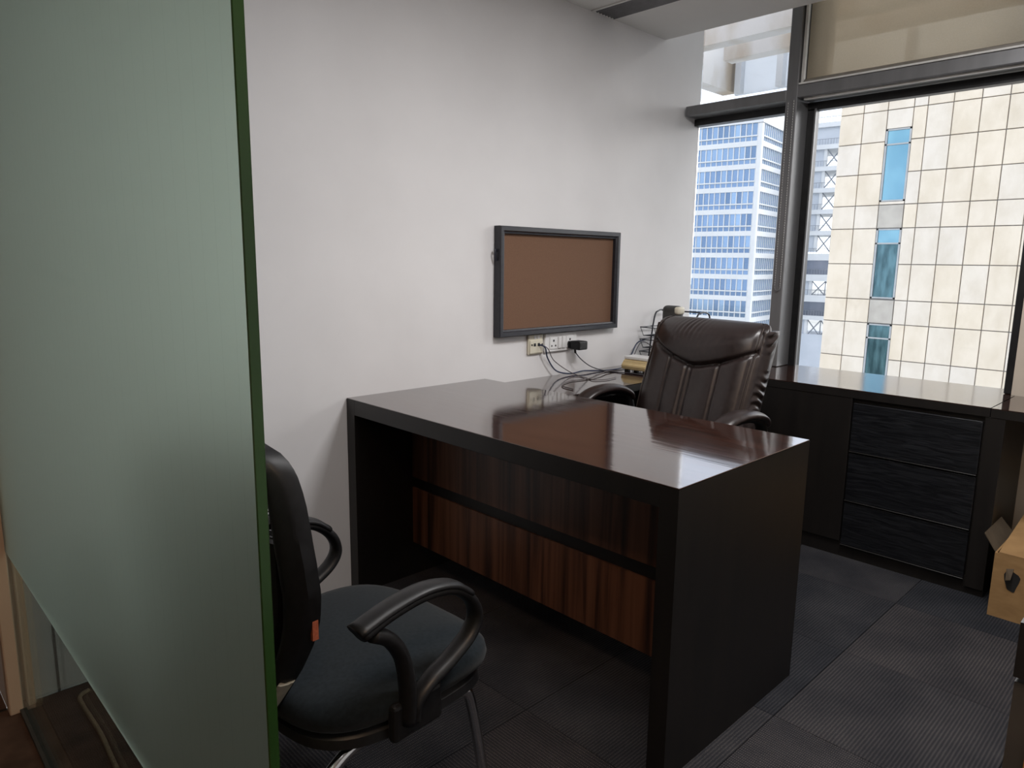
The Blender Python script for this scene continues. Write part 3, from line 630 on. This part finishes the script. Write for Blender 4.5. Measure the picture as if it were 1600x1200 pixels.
P = [vsurf(-q, z, .0) for q, z in ((.55, .385), (.80, .398), (.95, .43), (1.0, .50))]
obj('back_strap', tube(bmesh.new(), P, .005, 8, 4, rb=.020, upv=(1, 0, 0)), 'paper', t, local=True, label='pale strip along the lower corner of the back')
obj('fabric_tag', bx(-.214, -.202, -.172, -.165, .588, .632), 'orange', t, local=True, label='small orange fabric tag')

# ------------------------------------------------------------------ glass partition and door
GY = -1.651
t = thing('glass_partition', 'frosted green glass partition panel standing in the foreground', 'glass panel', (GX, -.82, 0))
obj('frosted_glass', bx(GX-.005, GX+.005, GY+.004, -.001, .481, HC-.002), 'frost', t)
obj('clear_glass', bx(GX-.004, GX+.004, GY+.004, -.001, .012, .479), 'doorglass', t, label='clear band at the foot')
obj('polished_edge', bx(GX-.005, GX+.005, GY, GY+.004, .012, HC-.002), 'greenedge', t, label='bright green edge of the glass')
obj('floor_channel', bx(GX-.012, GX+.012, GY, -.001, 0, .012), 'darkgrey', t)
t = thing('glass_door', 'clear glass door edge with grey handle at the right of the opening', 'door', (GX, -2.6, 0))
DY = -2.2535
obj('door_glass', bx(GX-.004, GX+.004, -3.1, DY-.008, .012, HC-.004), 'doorglass', t)
obj('edge_seal', bx(GX-.006, GX+.006, DY-.006, DY, .012, 1.128), 'darkgrey', t)
obj('amber_reflection', bx(GX-.008, GX-.004, DY-.0115, DY-.006, .012, 1.126), 'orangereflection', t, label='painted amber reflection along the edge')
obj('lock_case', bx(GX-.007, GX+.007, DY-.05, DY+.0005, 1.130, 1.150), 'blackplastic', t)
obj('handle', bx(GX-.008, GX+.008, DY-.05, DY+.0003, 1.152, 1.30, bev=.003), 'alu', t)
obj('door_shoe', bx(GX-.012, GX+.012, -3.1, DY-.01, 0, .05), 'alu', t)

# ------------------------------------------------------------------ cardboard box
t = thing('cardboard_box', 'brown cardboard box with torn hand hole under the counter end', 'box', (3.3, -1.96, 0))
X0, X1, Y0, Y1, H = 3.12, 3.635, -2.16, -1.762, .243
bm = bmesh.new(); th = .006
box(bm, X0, X0+th, Y0, Y1, 0, H); box(bm, X1-th, X1, Y0, Y1, 0, H); box(bm, X0+th, X1-th, Y1-th, Y1, 0, H); box(bm, X0+th, X1-th, Y0, Y0+th, 0, H); box(bm, X0+th, X1-th, Y0+th, Y1-th, 0, th)
obj('box_body', bm, 'card', t)
def flap(pts, thk=.005):
    bm = bmesh.new(); a = [bm.verts.new(Vector(p)) for p in pts]; b = [bm.verts.new(Vector(p)+Vector((0, 0, thk))) for p in pts]
    bm.faces.new(a[::-1]); bm.faces.new(b)
    for i in range(4): bm.faces.new((a[i], a[(i+1) % 4], b[(i+1) % 4], b[i]))
    return bm
obj('top_flap', flap([(X0, Y1-.012, H), (X0, Y0, H), (3.52, Y0, .30), (3.52, Y1-.012, .30)]), 'card', t)
obj('side_flap', flap([(X0+.02, Y1, H-.01), (X0+.30, Y1, H-.01), (X0+.28, Y1+.045, H+.05), (X0+.03, Y1+.045, H+.05)]), 'cardshade', t)
bm = bmesh.new()
for k in range(16): pass
vs = [bm.verts.new((X0-.0012, -1.823+.022*math.cos(a)*(1+.25*math.sin(3*a)), .150+.045*math.sin(a)*(1+.2*math.sin(2*a+1)))) for a in [2*math.pi*k/16 for k in range(16)]]
vs2 = [bm.verts.new(v.co+Vector((.0018, 0, 0))) for v in vs]; bm.faces.new(vs); bm.faces.new(vs2[::-1])
for i in range(16): bm.faces.new((vs[i], vs[(i+1) % 16], vs2[(i+1) % 16], vs2[i]))
obj('hand_hole', bm, 'hole', t)
obj('torn_tab', flap([(X0-.001, -1.803, .19), (X0-.001, -1.825, .196), (X0-.018, -1.822, .160), (X0-.014, -1.806, .152)], .003), 'cardshade', t)

# ------------------------------------------------------------------ outside: ground
g = struct('ground', bx(-300, 900, -700, 900, -29, -28), 'ground')
# own facade: canopy fins above the window
t = thing('window_canopy', 'weathered white concrete canopy fins outside above the window', 'canopy', (4.6, -.6, 2.8))
obj('fin', bx(4.55, 4.67, -3.2, .75, 2.70, 2.95), 'fin', t)
obj('fin', bx(4.95, 5.07, -3.2, .55, 2.70, 2.92), 'fin', t)
for yy in (.74, .40, -.5, -1.4, -2.3): obj('hanger', bx(5.50, 5.56, yy-.025, yy+.025, 2.60, 3.3), 'canopy', t)
obj('canopy_sheet', bx(5.57, 5.60, -3.2, .80, 2.60, 3.3), 'sheet', t)
obj('end_wall', bx(4.2, 5.6, .80, .92, 2.62, 3.3), 'fin', t)

# ------------------------------------------------------------------ outside: cream tiled building
FX = 27.0
t = thing('cream_building', 'cream stone tiled office building with narrow blue windows outside', 'building', (FX, 4, -28))
ys = [8.74, 7.95, 7.16, 6.345, 5.93, 5.18, 4.40, 3.65, 2.90, 2.15, 1.40, .65, -.1, -.85]
zs = [-6.0, -5.29, -4.05, -2.83, -1.98, -.73, .105, 1.34, 2.57, 3.365, 4.43, 5.485, 6.51, 7.55, 8.6, 9.6]
obj('building_core', bx(FX+.05, FX+14, -.85, 8.74, -28, 9.6), 'joint', t)
wins = [(3.48, 5.88), (.15, 2.56), (-3.18, -.75)]
def tile(y0, y1, z0, z1, m='tile'):
    g_ = .014; j = random.uniform(-.006, .006); obj('stone_tile', bx(FX-.02+j, FX+.055, y0+g_, y1-g_, z0+g_, z1-g_, bev=.008), m, t)
for ci in range(len(ys)-1):
    for ri in range(len(zs)-1):
        y1, y0, z0, z1 = ys[ci], ys[ci+1], zs[ri], zs[ri+1]
        if ci == 2:
            segs = [(z0, z1)]
            for (a, b) in wins:
                ns = []
                for s0, s1 in segs:
                    if b <= s0 or a >= s1: ns.append((s0, s1)); continue
                    if a-s0 > .1: ns.append((s0, a))
                    if s1-b > .1: ns.append((b, s1))
                segs = ns
            for s0, s1 in segs: tile(y0, y1, s0, s1, 'sill' if abs(s1-s0-.85) < .25 and s0 < 4 else 'tile')
        else: tile(y0, y1, z0, z1)
for k, (a, b) in enumerate(wins):
    y0, y1 = 6.345, 7.16
    bm = bmesh.new()
    box(bm, FX-.01, FX+.08, y0, y0+.06, a, b); box(bm, FX-.01, FX+.08, y1-.06, y1, a, b); box(bm, FX-.01, FX+.08, y0, y1, a, a+.05); box(bm, FX-.01, FX+.08, y0, y1, b-.05, b); box(bm, FX-.01, FX+.08, y0, y1, b-.53, b-.48)
    wf = obj('window_frame', bm, 'wframe', t)
    obj('window_pane', bx(FX+.03, FX+.05, y0+.05, y1-.05, a+.04, b-.53), 'winblue' if k == 0 else 'winteal', wf)
    obj('window_pane', bx(FX+.03, FX+.05, y0+.05, y1-.05, b-.48, b-.04), 'winblue' if k < 2 else 'winteal', wf)

# ------------------------------------------------------------------ outside: blue glass tower (local: +X along right face, +Y along left face)
TC = (.133+125*math.sin(R(62.5)), -2.293+125*math.cos(R(62.5)), 0)
t = thing('glass_tower', 'blue and white banded glass office tower seen through the left pane', 'building', TC, R(8))
PF = 3.55; ZT = 22.4+1.27                 # underside of the parapet
LV, LU = 16.2, 12.5
obj('tower_core', bx(.35, LU, .35, LV, -28, ZT+2.2), 'tgrey', t, local=True)
obj('parapet', bx(-.15, LU, -.15, LV, ZT, ZT+2.4), 'twhite', t, local=True)
obj('corner_column', bx(-.12, .75, -.12, .75, -28, ZT, bev=.25, seg=3), 'twhite', t, local=True)
obj('lower_storeys', bx(.1, LU-.1, .1, LV-.1, -28, ZT-10.25*PF), 'tgrey', t, local=True)
pane_me, pane_me2 = None, None
NP, PWL = 16, .95
rails = bmesh.new(); muls = bmesh.new()
for fl_ in range(10):
    zt = ZT-fl_*PF
    z1, z2, z3, z4 = zt-1.85, zt-2.15, zt-2.75, zt-PF
    o = obj('spandrel', bx(-.05, LU, -.05, LV, z4, z3), 'twhite', t, local=True)
    obj('rail_band', bx(-.10, .3, .7, LV, z2+.08, z1-.02), 'twhite', t, local=True)
    obj('rail_band', bx(.7, LU, -.10, .3, z2+.08, z1-.02), 'twhite', t, local=True)
    obj('lower_glazing', bx(.12, .3, .7, LV, z3, z2+.08), 'tglass', t, local=True)
    obj('lower_glazing', bx(.7, LU, .12, .3, z3, z2+.08), 'tglass2', t, local=True)
    for k in range(NP):
        v0 = .75+k*PWL
        if v0+PWL > LV: break
        if pane_me is None:
            o = obj('window_pane', bx(-.02, .02, .05, PWL-.05, -1.83, 0), 'tglass', t, local=True); pane_me = o.data
        else:
            o = bpy.data.objects.new('window_pane', pane_me); COL.objects.link(o); o.parent = t
        o.location = (.17, v0, zt)
        box(muls, .06, .22, v0-.075, v0+.075, z3, zt)
    for k in range(12):
        u0 = .75+k*PWL
        if u0+PWL > LU: break
        if pane_me2 is None:
            o = obj('window_pane', bx(.05, PWL-.05, -.02, .02, -1.83, 0), 'tglass2', t, local=True); pane_me2 = o.data
        else:
            o = bpy.data.objects.new('window_pane', pane_me2); COL.objects.link(o); o.parent = t
        o.location = (u0, .17, zt)
        box(muls, u0-.05, u0+.05, .06, .22, z3, zt)
obj('mullion_grid', muls, 'twhite', t, kind='stuff', local=True)
# ------------------------------------------------------------------ outside: open truss wing
t2 = thing('truss_wing', 'white slab building wing with open cross braced bays beyond the mullion', 'building', TC, R(8))
VW = -16.0
for k in range(10):
    zt = ZT+1.2-k*PF-(0 if k < 6 else .3)
    thick = .75 if k not in (6, 7, 8) else 1.15
    obj('floor_slab', bx(LU+.02, LU+9, VW, .4, zt-thick, zt), 'twhite', t2, local=True)
    z0, z1 = zt-PF, zt-thick
    if k == 0: obj('wall_panel', bx(LU+.6, LU+.9, VW, .3, z0, z1), 'tgrey', t2, local=True)
    elif k in (6, 8): obj('dark_window', bx(LU+.4, LU+.6, VW, .3, z0, z1), 'tdark', t2, local=True)
    else:
        vj = -6.3+.12*k
        obj('wall_panel', bx(LU+.6, LU+.9, vj, .3, z0, z1), 'tgrey', t2, local=True)
        obj('white_post', bx(LU+.4, LU+.9, vj-.5, vj, z0, z1), 'twhite', t2, local=True)
        bm = bmesh.new()
        v = vj-.5
        while v > VW:
            for (a, b) in (((v, z1), (v-2.2, z0)), ((v, z0), (v-2.2, z1))): tube(bm, [(LU+.5, a[0], a[1]), (LU+.5, b[0], b[1])], .10, 6)
            tube(bm, [(LU+.5, v-2.2, z0), (LU+.5, v-2.2, z1)], .09, 6); v -= 2.2
        obj('cross_brace', bm, 'truss', t2, local=True)
    bm = bmesh.new()
    for q in range(int(-VW/.45)): box(bm, LU+.08, LU+.12, -q*.45-.02, -q*.45+.02, zt, zt+.9)
    box(bm, LU+.07, LU+.13, VW, .3, zt+.86, zt+.92)
    obj('railing', bm, 'truss', t2, local=True)
obj('wing_base', bx(LU+.02, LU+9, VW, .4, -28, ZT+1.2-10*PF), 'tgrey', t2, local=True)
